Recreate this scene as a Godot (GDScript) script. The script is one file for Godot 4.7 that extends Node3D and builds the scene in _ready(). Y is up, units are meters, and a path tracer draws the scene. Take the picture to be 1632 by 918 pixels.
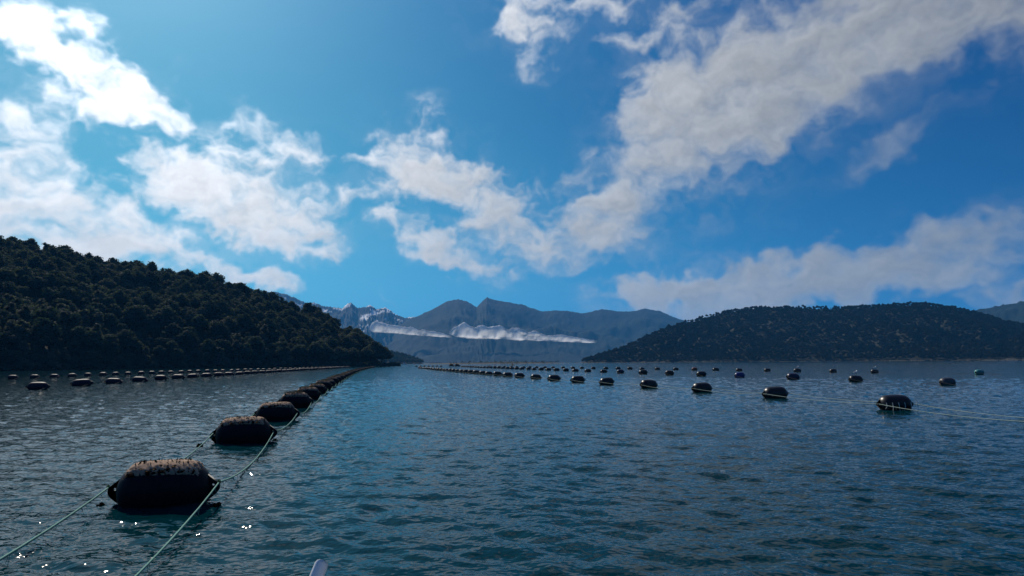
extends Node3D
# A mussel farm in a fjord: rows of floats on paired ropes, wooded hills, far mountains, broken cloud.

const EYE := 1.9
var to_sun := Vector3(-0.4495, 0.6157, -0.6471).normalized()
var rng := RandomNumberGenerator.new()
var M := {}

# ---------------------------------------------------------------- mesh collector
class MB:
	var v := PackedVector3Array()
	var n := PackedVector3Array()
	var c := PackedColorArray()
	var uv := PackedVector2Array()
	var i := PackedInt32Array()
	func vert(p: Vector3, nn: Vector3, col := Color.WHITE, t := Vector2.ZERO) -> int:
		v.append(p); n.append(nn); c.append(col); uv.append(t)
		return v.size() - 1
	func tri(a: int, b: int, d: int) -> void:
		i.append(a); i.append(b); i.append(d)
	func quad(a: int, b: int, d: int, e: int) -> void:
		tri(a, b, d); tri(a, d, e)
	func grid(first: int, nu: int, nv: int, wrap := false) -> void:    # rows of nu points, nv rows
		for r in nv - 1:
			for k in (nu if wrap else nu - 1):
				var k2 := (k + 1) % nu
				quad(first + r * nu + k, first + (r + 1) * nu + k, first + (r + 1) * nu + k2, first + r * nu + k2)
	func smooth_normals() -> void:
		for k in n.size(): n[k] = Vector3.ZERO
		for t in range(0, i.size(), 3):
			var f := (v[i[t + 2]] - v[i[t]]).cross(v[i[t + 1]] - v[i[t]])
			n[i[t]] += f; n[i[t + 1]] += f; n[i[t + 2]] += f
		for k in n.size(): n[k] = n[k].normalized() if n[k].length_squared() > 1e-16 else Vector3.UP
	func mesh(mat: Material = null) -> ArrayMesh:
		var a := []
		a.resize(Mesh.ARRAY_MAX)
		a[Mesh.ARRAY_VERTEX] = v; a[Mesh.ARRAY_NORMAL] = n; a[Mesh.ARRAY_COLOR] = c; a[Mesh.ARRAY_TEX_UV] = uv; a[Mesh.ARRAY_INDEX] = i
		var m := ArrayMesh.new()
		m.add_surface_from_arrays(Mesh.PRIMITIVE_TRIANGLES, a)
		if mat: m.surface_set_material(0, mat)
		return m

# ---------------------------------------------------------------- naming
var used := {}
func numbered(called: String) -> String:
	var k: int = used.get(called, 0)
	used[called] = k + 1
	return called if k == 0 else "%s_%03d" % [called, k]

func tag(o: Node, label: String, category: String, group := "", kind := "") -> Node:
	if label: o.set_meta("label", label)
	if category: o.set_meta("category", category)
	if group: o.set_meta("group", group)
	if kind: o.set_meta("kind", kind)
	return o

func put(called: String, m: Mesh, parent: Node = null) -> MeshInstance3D:
	var o := MeshInstance3D.new()
	o.mesh = m
	o.name = numbered(called) if parent == null else called
	(self if parent == null else parent).add_child(o, true)
	return o

func thing(called: String, at := Vector3.ZERO, turn := Vector3.ZERO) -> Node3D:
	var o := Node3D.new()
	o.name = numbered(called)
	o.position = at; o.rotation = turn
	add_child(o, true)
	return o

func copy(o: Node3D) -> Node3D:
	var c: Node3D = o.duplicate()
	c.name = numbered(String(o.name).trim_suffix("_000"))
	add_child(c, true)
	return c

const ONES := ["", "first", "second", "third", "fourth", "fifth", "sixth", "seventh", "eighth", "ninth", "tenth", "eleventh", "twelfth", "thirteenth", "fourteenth", "fifteenth", "sixteenth", "seventeenth", "eighteenth", "nineteenth"]
const TENS := [["twentieth", "twenty-"], ["thirtieth", "thirty-"], ["fortieth", "forty-"], ["fiftieth", "fifty-"]]
func ordinal(k: int) -> String:
	if k < 20: return ONES[k]
	var t = TENS[k / 10 - 2]
	return t[0] if k % 10 == 0 else t[1] + ONES[k % 10]

func lin(r: float, g: float, b: float) -> Color:
	return Color(r, g, b).linear_to_srgb()

func mat(col: Color, rough: float, spec := 0.5, metal := 0.0) -> StandardMaterial3D:
	var m := StandardMaterial3D.new()
	m.albedo_color = col.linear_to_srgb()
	m.roughness = rough; m.metallic = metal; m.metallic_specular = spec
	return m

# ================================================================ sky
# Each cloud mass: azimuth, elevation, half length, half height (degrees), tilt (degrees, down to the right), weight
const CLOUDS := [[-37.6, 22.4, 3.58, 1.69, 22, 1.1], [-34.0, 20.9, 5.27, 2.43, 33, 1.3], [-30.3, 19.2, 2.69, 1.39, 25, 1.0], [-35.3, 17.8, 3.62, 1.01, 30, 0.35], [-38.5, 14.3, 3.07, 2.38, 40, 1.1],
	[-35.8, 13.0, 3.24, 1.2, 30, 0.28], [-36.7, 9.5, 6.41, 2.05, 8, 1.4], [-30.7, 10.2, 4.00, 1.95, 25, 1.1], [-28.7, 15.2, 2.80, 1.17, 20, 1.0],
	[-25.7, 13.5, 4.01, 1.98, 28, 1.3], [-21.4, 12.2, 4.48, 2.24, 25, 1.2], [-18.8, 12.1, 2.55, 2.04, 20, 0.7], [-15.8, 9.7, 1.36, 1.15, 35, 0.75], [-27.0, 12.4, 2.79, 1.40, 30, 0.5],
	[-24.0, 16.7, 3.57, 1.19, 22, 0.5], [-19.0, 17.8, 2.99, 1.39, 30, 0.5], [-22.8, 19.1, 3.34, 1.67, 35, 0.35], [-17.4, 14.3, 3.07, 2.56, 0, 0.35], [-25.9, 8.3, 3.56, 1.33, 22, 0.85],
	[-21.7, 7.0, 3.49, 1.00, 22, 0.55], [-9.1, 17.1, 3.99, 2.66, 20, 0.8], [-5.4, 16.1, 4.33, 2.70, 30, 0.8], [-0.9, 13.1, 4.13, 3.03, 40, 0.65], [4.8, 10.9, 6.88, 2.64, -3, 0.85],
	[-7.0, 10.5, 4.66, 1.31, 20, 0.75], [-4.5, 9.0, 2.76, 1.33, 10, 0.55], [-11.5, 14.0, 3.20, 2.66, 10, 0.35], [-7.7, 21.6, 2.08, 2.86, -25, 0.28], [8.1, 12.1, 3.26, 2.45, 0, 0.6],
	[11.0, 15.0, 3.99, 2.93, -40, 0.75], [14.2, 20.5, 3.81, 4.83, -15, 1.0], [18.7, 21.0, 5.39, 5.39, -35, 0.95], [22.9, 23.4, 6.94, 3.93, -25, 0.9], [27.8, 24.8, 8.21, 3.03, -12, 0.9],
	[34.3, 24.1, 7.89, 2.37, -12, 0.75], [39.6, 23.0, 5.77, 2.52, 0, 0.6], [14.2, 27.9, 5.26, 1.44, -15, 0.5], [7.7, 17.8, 3.20, 1.60, -40, 0.3], [23.7, 20.4, 6.56, 2.34, -35, 0.5],
	[1.6, 28.7, 2.97, 2.23, 60, 0.55], [5.7, 29.7, 5.84, 1.36, -8, 0.5], [1.0, 26.5, 1.52, 1.52, 0, 0.3], [31.2, 16.1, 4.12, 1.22, -30, 0.45], [26.2, 20.9, 5.45, 2.72, -30, 0.3],
	[13.4, 6.3, 3.4, 1.5, 0, 1.6], [17.6, 6.0, 5.70, 1.6, -4, 1.7], [23.9, 6.4, 7.30, 2.0, -8, 1.6], [29.8, 7.4, 6.31, 1.89, -14, 1.2], [35.4, 7.6, 5.34, 1.48, -14, 0.7],
	[25.3, 5.2, 11.49, 1.20, -3, 0.8], [32.6, 6.0, 5.17, 1.21, -10, 0.6], [37.4, 4.5, 2.76, 0.63, -8, 0.8], [19.8, 10.7, 6.08, 1.52, -15, 0.12], [-10.8, 6.2, 1.52, 0.54, 30, 0.2], [7.7, 5.2, 2.19, 0.44, -5, 0.15],
	[42, 26, 9, 4, -10, 0.7], [50, 12, 8, 3, -10, 0.8], [60, 24, 10, 5, -15, 0.9], [74, 14, 9, 4, 0, 0.8], [-48, 12, 7, 4, 15, 1.1], [-56, 24, 9, 4, 25, 0.9], [-68, 15, 9, 4, 10, 0.9], [10, 38, 10, 4, -15, 0.7], [30, 44, 12, 5, -20, 0.7], [-14, 46, 9, 4, 10, 0.5]]
var bc: Array[Vector3] = []
var bx: Array[Vector3] = []
var by: Array[Vector3] = []
var bw := PackedFloat32Array()
var n_big := FastNoiseLite.new()
var n_fine := FastNoiseLite.new()
var n_warp := FastNoiseLite.new()

func sky_setup() -> void:
	for b in CLOUDS:
		var a := deg_to_rad(b[0]); var e := deg_to_rad(b[1]); var t := deg_to_rad(b[4])
		var c := Vector3(sin(a) * cos(e), sin(e), -cos(a) * cos(e))
		var r := Vector3(cos(a), 0, sin(a))
		var u := r.cross(c)
		bc.append(c)
		bx.append((r * cos(t) - u * sin(t)) / deg_to_rad(b[2]))
		by.append((r * sin(t) + u * cos(t)) / deg_to_rad(b[3]))
		bw.append(b[5])
	n_big.seed = 3; n_big.noise_type = FastNoiseLite.TYPE_SIMPLEX_SMOOTH; n_big.frequency = 5.0; n_big.fractal_type = FastNoiseLite.FRACTAL_FBM; n_big.fractal_octaves = 3
	n_fine.seed = 8; n_fine.noise_type = FastNoiseLite.TYPE_SIMPLEX_SMOOTH; n_fine.frequency = 10.0; n_fine.fractal_type = FastNoiseLite.FRACTAL_FBM; n_fine.fractal_octaves = 6; n_fine.fractal_gain = 0.56
	n_warp.seed = 15; n_warp.noise_type = FastNoiseLite.TYPE_SIMPLEX_SMOOTH; n_warp.frequency = 14.0; n_warp.fractal_type = FastNoiseLite.FRACTAL_FBM; n_warp.fractal_octaves = 4

func sky_color(d: Vector3) -> Color:
	var el := rad_to_deg(asin(clampf(d.y, 0.0, 1.0)))
	var g := rad_to_deg(acos(clampf(d.dot(to_sun), -1.0, 1.0)))
	var fall := 0.09 + 0.91 * exp(-(maxf(g, 12.0) - 37.0) / 26.0) + 0.3 * smoothstep(75.0, 140.0, g)
	var fall_b := exp(-(clampf(g, 12.0, 75.0) - 37.0) / 54.0)
	var hz := exp(-el / 10.0)
	var r := (0.007 + 0.21 * exp(-el / 8.0)) * pow(fall, 1.6)
	var gr := (0.098 + 0.78 * hz) * fall
	var b := (0.315 + 0.98 * hz) * fall_b
	var glow := 0.55 * exp(-g / 7.0) + 0.10 * exp(-g / 18.0)
	var clear := Vector3(r + glow, gr + glow, b + glow)
	# clouds
	var w := Vector3(n_warp.get_noise_3dv(d), n_warp.get_noise_3dv(d + Vector3(5, 1, 2)), n_warp.get_noise_3dv(d + Vector3(1, 7, 3)))
	var p := d + w * 0.036
	var f := 0.0
	var wide := 0.0
	for k in bw.size():
		if p.dot(bc[k]) < 0.90: continue
		var x := p.dot(bx[k]); var y := p.dot(by[k])
		var rr := x * x + y * y
		var q := 1.0 - rr / 2.4
		if q > 0.0: f += bw[k] * q * q
		q = 1.0 - rr / 7.0
		if q > 0.0: wide += bw[k] * q * q
	f = 1.0 - exp(-1.1 * f)
	wide = 1.0 - exp(-0.42 * wide)
	var q2 := Vector3(d.x, d.y * 1.9, d.z)
	var fine := n_fine.get_noise_3dv(q2 + w * 0.04)
	if absf(atan2(d.x, -d.z)) > 1.2 or el > 45.0:                      # away from the masses above: broken cloud of the same kind
		f = maxf(f, smoothstep(0.02, 0.5, n_big.get_noise_3dv(Vector3(d.x * 0.5, d.y, d.z * 0.5)) * smoothstep(0.0, 0.2, d.y)) * 0.8)
	var soft := smoothstep(30.0, 62.0, g)
	var dens := smoothstep(0.08 - 0.05 * soft, 1.12 + 0.22 * soft, f + fine * (0.70 - 0.36 * soft) * smoothstep(0.0, 0.40, wide) - 0.01)
	var cover := 1.0 - exp(-2.5 * dens * (0.6 + 0.9 * dens))
	var veil := wide * wide * smoothstep(-0.5, 0.5, n_big.get_noise_3dv(d * Vector3(1.0, 2.2, 1.0) + w * 0.12) + fine * 0.5) * (0.46 + 0.22 * soft)
	cover = 1.0 - (1.0 - cover) * (1.0 - veil)
	var lit := 0.24 + 1.10 * exp(-(maxf(g, 14.0) - 20.0) / 19.0)
	var side := n_fine.get_noise_3dv(q2 + w * 0.04 + to_sun * 0.018) - fine
	lit *= clampf(1.10 - 0.22 * dens - side * 0.30, 0.6, 1.4)
	lit *= 1.0 + 0.75 * exp(-el / 5.0)
	var warm := smoothstep(20.0, 70.0, g)
	var cl := Vector3(0.97, 0.99, 1.03).lerp(Vector3(0.96, 1.02, 1.10), warm) * lit
	var o := clear.lerp(cl, cover)
	return Color(o.x, o.y, o.z)

func toward(x: float, y: float, w: int, h: int) -> Vector3:
	var a := (x + 0.5) / w * TAU                                  # the middle of the view, -z, is the panorama's edge
	var e := (0.5 - (y + 0.5) / h) * PI
	return Vector3(sin(a) * cos(e), sin(e), -cos(a) * cos(e))

func sky_part(x0: int, y0: int, cw: int, ch: int, w: int, h: int) -> Image:
	var a := PackedFloat32Array()
	a.resize(cw * ch * 3)
	var k := 0
	for y in ch:
		for x in cw:
			var d := toward(x0 + x, y0 + y, w, h)
			if d.y < -0.02:
				a[k] = 0.03; a[k + 1] = 0.07; a[k + 2] = 0.10
			else:
				var c := sky_color(d)
				a[k] = c.r; a[k + 1] = c.g; a[k + 2] = c.b
			k += 3
	return Image.create_from_data(cw, ch, false, Image.FORMAT_RGBF, a.to_byte_array())

func make_sky() -> ImageTexture:
	sky_setup()
	var im := sky_part(0, 0, 512, 256, 512, 256)
	im.resize(4096, 2048, Image.INTERPOLATE_BILINEAR)
	var part := sky_part(-530, 1024 - 400, 1060, 402, 4096, 2048)
	im.blit_rect(part, Rect2i(530, 0, 530, 402), Vector2i(0, 1024 - 400))
	im.blit_rect(part, Rect2i(0, 0, 530, 402), Vector2i(4096 - 530, 1024 - 400))
	return ImageTexture.create_from_image(im)

# ================================================================ water
func fft_rows(re: PackedFloat32Array, im: PackedFloat32Array, n: int, cols: bool) -> void:
	var bits := int(round(log(n) / log(2)))
	var st := n if cols else 1
	var ln := 1 if cols else n
	var cs := PackedFloat32Array(); var sn := PackedFloat32Array()
	for k in n / 2:
		cs.append(cos(TAU * k / n)); sn.append(sin(TAU * k / n))
	var rev := PackedInt32Array()
	for k in n:
		var r := 0
		for b in bits: r |= ((k >> b) & 1) << (bits - 1 - b)
		rev.append(r)
	for line in n:
		var o := line * ln
		for k in n:
			var r := rev[k]
			if r > k:
				var a := o + k * st; var b := o + r * st
				var t := re[a]; re[a] = re[b]; re[b] = t
				t = im[a]; im[a] = im[b]; im[b] = t
		var half := 1
		while half < n:
			var step := n / (half * 2)
			for k in range(0, n, half * 2):
				for j in half:
					var a := o + (k + j) * st
					var b := a + half * st
					var c := cs[j * step]; var s := sn[j * step]
					var xr := re[b] * c - im[b] * s
					var xi := re[b] * s + im[b] * c
					re[b] = re[a] - xr; im[b] = im[a] - xi
					re[a] += xr; im[a] += xi
			half *= 2

# A patch of wind sea, size metres wide: [height, shift in x, shift in z], scaled to the given steepness
func sea_patch(n: int, size: float, shortest: float, longest: float, peak: float, wind: float, spread: float, steep: float, sd: int, shifts := true) -> Array:
	var r := RandomNumberGenerator.new()
	r.seed = sd
	var h_re := PackedFloat32Array(); h_re.resize(n * n)
	var h_im := h_re.duplicate(); var d_re := h_re.duplicate(); var d_im := h_re.duplicate()
	var power := 0.0
	for y in n:
		for x in n:
			var kx := TAU * (x - n / 2) / size; var kz := TAU * (y - n / 2) / size
			var k := sqrt(kx * kx + kz * kz)
			var g1 := r.randfn(); var g2 := r.randfn()
			if k < 1e-6: continue
			var l := TAU / k
			if l < shortest or l > longest: continue
			var kp := TAU / peak
			var c := cos(atan2(kz, kx) - wind)
			var a := sqrt(exp(-1.25 * pow(kp / k, 2.0)) / pow(k, 3.6)) * (spread + (1.0 - spread) * c * c * (1.0 if c > 0.0 else 0.25))
			var hr := g1 * a; var hi := g2 * a
			power += (hr * hr + hi * hi) * k * k * 0.5
			var at := ((y + n / 2) % n) * n + (x + n / 2) % n
			# h in the real part; x shift in the imaginary part (i * (-i k/|k| h) = k/|k| h)
			h_re[at] += hr; h_im[at] += hi
			d_re[at] += hi * kx / k; d_im[at] += -hr * kx / k
			h_im[at] += 0.0
	var s := steep / sqrt(maxf(power, 1e-9))
	var z_re := h_re.duplicate(); var z_im := h_im.duplicate()
	for y in n:
		for x in n:
			var at := y * n + x
			var kx := TAU * (x if x < n / 2 else x - n) / size; var kz := TAU * (y if y < n / 2 else y - n) / size
			var k := maxf(sqrt(kx * kx + kz * kz), 1e-6)
			z_re[at] = h_im[at] * kz / k; z_im[at] = -h_re[at] * kz / k
	fft_rows(h_re, h_im, n, false); fft_rows(h_re, h_im, n, true)
	if not shifts:
		for k in n * n: h_re[k] *= s
		return [h_re]
	fft_rows(d_re, d_im, n, false); fft_rows(d_re, d_im, n, true)
	fft_rows(z_re, z_im, n, false); fft_rows(z_re, z_im, n, true)
	for k in n * n:
		h_re[k] *= s; d_re[k] *= s; z_re[k] *= s
	return [h_re, d_re, z_re]

var wave_h: PackedFloat32Array
var wave_x: PackedFloat32Array
var wave_z: PackedFloat32Array
const WN := 512
const WS := 32.0
func wave(x: float, z: float, amp: float) -> Vector3:
	var gx := x * WN / WS; var gz := z * WN / WS
	var ix := floori(gx); var iz := floori(gz)
	var fx := gx - ix; var fz := gz - iz
	var x0 := ix & (WN - 1); var x1 := (ix + 1) & (WN - 1)
	var z0 := (iz & (WN - 1)) * WN; var z1 := ((iz + 1) & (WN - 1)) * WN
	var a := (1.0 - fx) * (1.0 - fz); var b := fx * (1.0 - fz); var c := (1.0 - fx) * fz; var d := fx * fz
	return Vector3(wave_x[z0 + x0] * a + wave_x[z0 + x1] * b + wave_x[z1 + x0] * c + wave_x[z1 + x1] * d,
		wave_h[z0 + x0] * a + wave_h[z0 + x1] * b + wave_h[z1 + x0] * c + wave_h[z1 + x1] * d,
		wave_z[z0 + x0] * a + wave_z[z0 + x1] * b + wave_z[z1 + x0] * c + wave_z[z1 + x1] * d) * amp

func sea_at(x: float, z: float, amp: float) -> Vector3:
	var a := wave(x, z, amp * 0.78)
	var b := wave(x * 0.62 * 0.81 + z * 0.62 * 0.586 + 7.3, -x * 0.62 * 0.586 + z * 0.62 * 0.81 + 3.1, amp * 0.80)
	return Vector3(x + 0.55 * (a.x + b.x * 0.81 - b.z * 0.586), a.y + b.y, z + 0.55 * (a.z + b.x * 0.586 + b.z * 0.81))

func normal_image(h: PackedFloat32Array, n: int, cell: float) -> Image:
	var by2 := PackedByteArray()
	by2.resize(n * n * 3)
	var k := 0
	for y in n:
		var yu := ((y + n - 1) % n) * n; var yd := ((y + 1) % n) * n
		for x in n:
			var sx := (h[y * n + (x + 1) % n] - h[y * n + (x + n - 1) % n]) / (2.0 * cell)
			var sz := (h[yd + x] - h[yu + x]) / (2.0 * cell)
			var q := 127.0 / sqrt(1.0 + sx * sx + sz * sz)
			by2[k] = int(128.0 - sx * q); by2[k + 1] = int(128.0 + sz * q); by2[k + 2] = int(128.0 + q)
			k += 3
	return Image.create_from_data(n, n, false, Image.FORMAT_RGB8, by2)

func make_water() -> void:
	var p := sea_patch(WN, WS, 0.15, 5.0, 0.95, -PI / 2 + 0.25, 0.20, 0.175, 5)
	wave_h = p[0]; wave_x = p[1]; wave_z = p[2]
	var rn := 512; var rs := 6.4
	var rip: PackedFloat32Array = sea_patch(rn, rs, 0.05, 0.28, 0.19, -PI / 2 + 0.05, 0.35, 0.072, 11, false)[0]
	var ripple := ImageTexture.create_from_image(normal_image(rip, rn, rs / rn))
	# far: both in one texture, 32 m wide
	var fn := 1024
	var both := PackedFloat32Array(); both.resize(fn * fn)
	for y in fn:
		for x in fn:
			var gx := x * 0.5; var gz := y * 0.5
			var ix := int(gx); var iz := int(gz)
			var fx := gx - ix; var fz := gz - iz
			var x1 := (ix + 1) & 511; var z0 := iz * 512; var z1 := ((iz + 1) & 511) * 512
			var big := (wave_h[z0 + ix] * (1.0 - fx) + wave_h[z0 + x1] * fx) * (1.0 - fz) + (wave_h[z1 + ix] * (1.0 - fx) + wave_h[z1 + x1] * fx) * fz
			both[y * fn + x] = big * 1.1 + rip[(int(y * 2.5) % rn) * rn + int(x * 2.5) % rn]
	var far_map := ImageTexture.create_from_image(normal_image(both, fn, WS / fn))
	var wm := mat(Color(0.0001, 0.0205, 0.0280), 0.045, 0.22)
	wm.normal_enabled = true; wm.normal_texture = ripple; wm.normal_scale = 1.0
	wm.uv1_scale = Vector3(1.0 / rs, 1.0 / rs, 1)
	var wf := wm.duplicate()
	wf.roughness = 0.10; wf.normal_scale = 0.8; wf.normal_texture = far_map; wf.uv1_scale = Vector3(1.0 / WS, 1.0 / WS, 1)
	# near sheet: rings round the boat, dense ahead
	var ang := PackedFloat32Array()
	var cols := 820
	for k in cols: ang.append(-0.86 + 1.72 * k / (cols - 1))
	for k in range(1, 60): ang.append(0.86 + (TAU - 1.72) * k / 60.0)
	var na := ang.size()
	var rad := PackedFloat32Array()
	var r := 2.6
	while r < 920.0:
		rad.append(r)
		r += maxf(0.055, r * (0.0068 if r < 80.0 else 0.0105))
	var nr := rad.size()
	var pos := PackedVector3Array(); pos.resize(na * nr)
	var nor := PackedVector3Array(); nor.resize(na * nr)
	var uv := PackedVector2Array(); uv.resize(na * nr)
	var sn := PackedFloat32Array(); var cs := PackedFloat32Array()
	for k in na:
		sn.append(sin(ang[k])); cs.append(-cos(ang[k]))
	for y in nr:
		var rr := rad[y]
		var amp := 1.0 - 0.75 * smoothstep(45.0, 320.0, rr) - 0.25 * smoothstep(500.0, 900.0, rr)
		for x in na:
			var px := rr * sn[x]; var pz := rr * cs[x]
			pos[y * na + x] = sea_at(px, pz, amp)
			uv[y * na + x] = Vector2(px, pz)
	for y in nr:
		var yu := maxi(y - 1, 0) * na; var yd := mini(y + 1, nr - 1) * na
		for x in na:
			var a := pos[y * na + (x + 1) % na] - pos[y * na + (x + na - 1) % na]
			var b := pos[yd + x] - pos[yu + x]
			nor[y * na + x] = a.cross(b).normalized()
	if nor[100 * na + 300].y < 0.0:
		for k in nor.size(): nor[k] = -nor[k]
	var idx := PackedInt32Array()
	idx.resize((nr - 1) * na * 6)
	var w := 0
	for y in nr - 1:
		for x in na:
			var x1 := (x + 1) % na
			var a := y * na + x; var b := y * na + x1; var c := a + na; var d := b + na
			idx[w] = a; idx[w + 1] = c; idx[w + 2] = b; idx[w + 3] = b; idx[w + 4] = c; idx[w + 5] = d
			w += 6
	var arr := []
	arr.resize(Mesh.ARRAY_MAX)
	arr[Mesh.ARRAY_VERTEX] = pos; arr[Mesh.ARRAY_NORMAL] = nor; arr[Mesh.ARRAY_TEX_UV] = uv; arr[Mesh.ARRAY_INDEX] = idx
	var m := ArrayMesh.new()
	m.add_surface_from_arrays(Mesh.PRIMITIVE_TRIANGLES, arr)
	m.surface_set_material(0, wm)
	# far sheet
	var f := MB.new()
	var rings := [0.0, 2.6]
	var first_far := 900.0
	r = first_far
	var fr := []
	while r < 24000.0:
		fr.append(r); r *= 1.25
	fr.append(24000.0)
	for q in fr:
		for k in 96:
			var a := TAU * k / 96.0
			var at := Vector3(q * sin(a), 0.0, -q * cos(a))
			f.vert(at, Vector3.UP, Color.WHITE, Vector2(at.x, at.z))
	f.grid(0, 96, fr.size(), true)
	var c0 := f.vert(Vector3(0, -0.15, 0), Vector3.UP)
	var ring0 := f.v.size()
	for k in 48:
		var a := TAU * k / 48.0
		f.vert(Vector3(2.75 * sin(a), -0.15, -2.75 * cos(a)), Vector3.UP, Color.WHITE, Vector2(2.75 * sin(a), -2.75 * cos(a)))
	for k in 48: f.tri(c0, ring0 + k, ring0 + (k + 1) % 48)
	var fa := []
	fa.resize(Mesh.ARRAY_MAX)
	fa[Mesh.ARRAY_VERTEX] = f.v; fa[Mesh.ARRAY_NORMAL] = f.n; fa[Mesh.ARRAY_TEX_UV] = f.uv; fa[Mesh.ARRAY_INDEX] = f.i
	m.add_surface_from_arrays(Mesh.PRIMITIVE_TRIANGLES, fa)
	m.surface_set_material(1, wf)
	tag(put("water", m), "wind-rippled dark blue water of the fjord", "", "", "structure")

# ================================================================ land
func along(pts: Array, t: float) -> Vector3:
	var q := clampf(t, 0.0, 1.0) * (pts.size() - 1)
	var k := mini(int(q), pts.size() - 2)
	return (pts[k] as Vector3).lerp(pts[k + 1], q - k)

func V(rows: Array) -> Array:
	var o := []
	for r in rows: o.append(Vector3(r[0], r[1], r[2]) if r.size() == 3 else Vector3(r[0], -2.0, r[1]))
	return o

class Hill:
	var ridge := []
	var foot := []
	var back := 200.0
	var shape := 1.0
	var rough := 4.0
	var gully := 0.0
	var jag := 0.0
	var noise := FastNoiseLite.new()
	var rib := FastNoiseLite.new()
	func lerp_at(pts: Array, t: float) -> Vector3:
		var q := clampf(t, 0.0, 1.0) * (pts.size() - 1)
		var k := mini(int(q), pts.size() - 2)
		return (pts[k] as Vector3).lerp(pts[k + 1], q - k)
	func point(u: float, v: float) -> Vector3:                      # v 0 at the water, 1 on the ridge, 2 down behind
		var r := lerp_at(ridge, u); var f := lerp_at(foot, u)
		var p: Vector3
		var hump := 0.0
		if v <= 1.0:
			p = f.lerp(r, v)
			p.y = f.y + (r.y - f.y) * pow(v, shape)
			hump = 4.0 * v * (1.0 - v)
		else:
			var away := Vector3(r.x - f.x, 0, r.z - f.z).normalized()
			p = r + away * back * (v - 1.0)
			p.y = r.y * (1.0 - (v - 1.0)) - 3.0 * (v - 1.0)
			hump = 0.5
		var s := clampf((r.y - f.y) / 40.0, 0.15, 1.0)
		p.y += noise.get_noise_2d(p.x, p.z) * rough * hump * s
		if gully > 0.0: p.y -= (1.0 - absf(rib.get_noise_2d(u * 1000.0 + p.y * 0.12, v * 160.0)) * 2.0) * gully * hump * s
		if jag > 0.0: p.y += rib.get_noise_2d(u * 5200.0, v * 900.0) * jag * smoothstep(0.5, 1.0, v)
		return p
	func mesh(nu: int, nv: int, tint: Callable) -> ArrayMesh:
		var m := MB.new()
		for j in nv:
			var v := 1.4 * j / (nv - 1)
			for k in nu:
				var p := point(float(k) / (nu - 1), v)
				m.vert(p, Vector3.UP, Color.WHITE)
		m.grid(0, nu, nv)
		m.smooth_normals()
		if m.n[nu * (nv / 3) + nu / 2].y < 0.0:
			for k in m.n.size(): m.n[k] = -m.n[k]
			for t in range(0, m.i.size(), 3):
				var q := m.i[t]; m.i[t] = m.i[t + 1]; m.i[t + 1] = q
		for k in m.v.size(): m.c[k] = tint.call(m.v[k], m.n[k])
		return m.mesh()

func hill(ridge: Array, foot: Array, back: float, shape: float, rough: float, sd: int, freq: float) -> Hill:
	var h := Hill.new()
	h.ridge = ridge; h.foot = foot; h.back = back; h.shape = shape; h.rough = rough
	h.noise.seed = sd; h.noise.frequency = freq; h.noise.fractal_octaves = 4
	h.rib.seed = sd + 1; h.rib.frequency = 0.02; h.rib.fractal_octaves = 4
	return h

func feet(ridge: Array, by_m: float) -> Array:                     # foot points by_m metres towards the fjord
	var o := []
	for r in ridge:
		var d := Vector3(r.x, 0, r.z)
		o.append(d - d.normalized() * by_m + Vector3(0, -4, 0))
	return o

# ---------------------------------------------------------------- trees
func ball(m: MB, at: Vector3, r: Vector3, col: Color, nu := 8, nv := 6, bump := 0.12) -> void:
	var first := m.v.size()
	for j in nv:
		var e := PI * (float(j) / (nv - 1) - 0.5)
		for k in nu:
			var a := TAU * k / nu
			var d := Vector3(cos(e) * cos(a), sin(e), cos(e) * sin(a))
			var q := 1.0 + rng.randf_range(-bump, bump)
			m.vert(at + d * r * q, (d / r).normalized(), col)
	m.grid(first, nu, nv, true)

func leaves(m: MB, at: Vector3, r: Vector3, count: int, size: float) -> void:
	for k in count:
		var d := Vector3(rng.randfn(), rng.randfn() * 0.9 + 0.35, rng.randfn()).normalized()
		if d.y < -0.55: continue
		var p := at + d * r * rng.randf_range(0.80, 1.0 + 0.32 * rng.randf())
		var n := (d / r).normalized()
		var f := (n + Vector3(rng.randf_range(-1, 1), rng.randf_range(-1, 1), rng.randf_range(-1, 1)) * 0.75).normalized()
		var t := f.cross(Vector3(0.3, 1, 0.2)).normalized() * size * rng.randf_range(0.6, 1.25)
		var b := f.cross(t).normalized() * size * rng.randf_range(0.4, 0.9)
		var q := rng.randf_range(0.65, 1.3)
		var c := Color(q, q, q)
		var nn := (n * 1.3 + f * 0.7).normalized()
		var i0 := m.vert(p - t - b * 0.5, nn, c); var i1 := m.vert(p + b, nn, c)
		var i2 := m.vert(p + t - b * 0.3, nn, c); var i3 := m.vert(p - b * 1.1, nn, c)
		m.quad(i0, i1, i2, i3)

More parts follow.
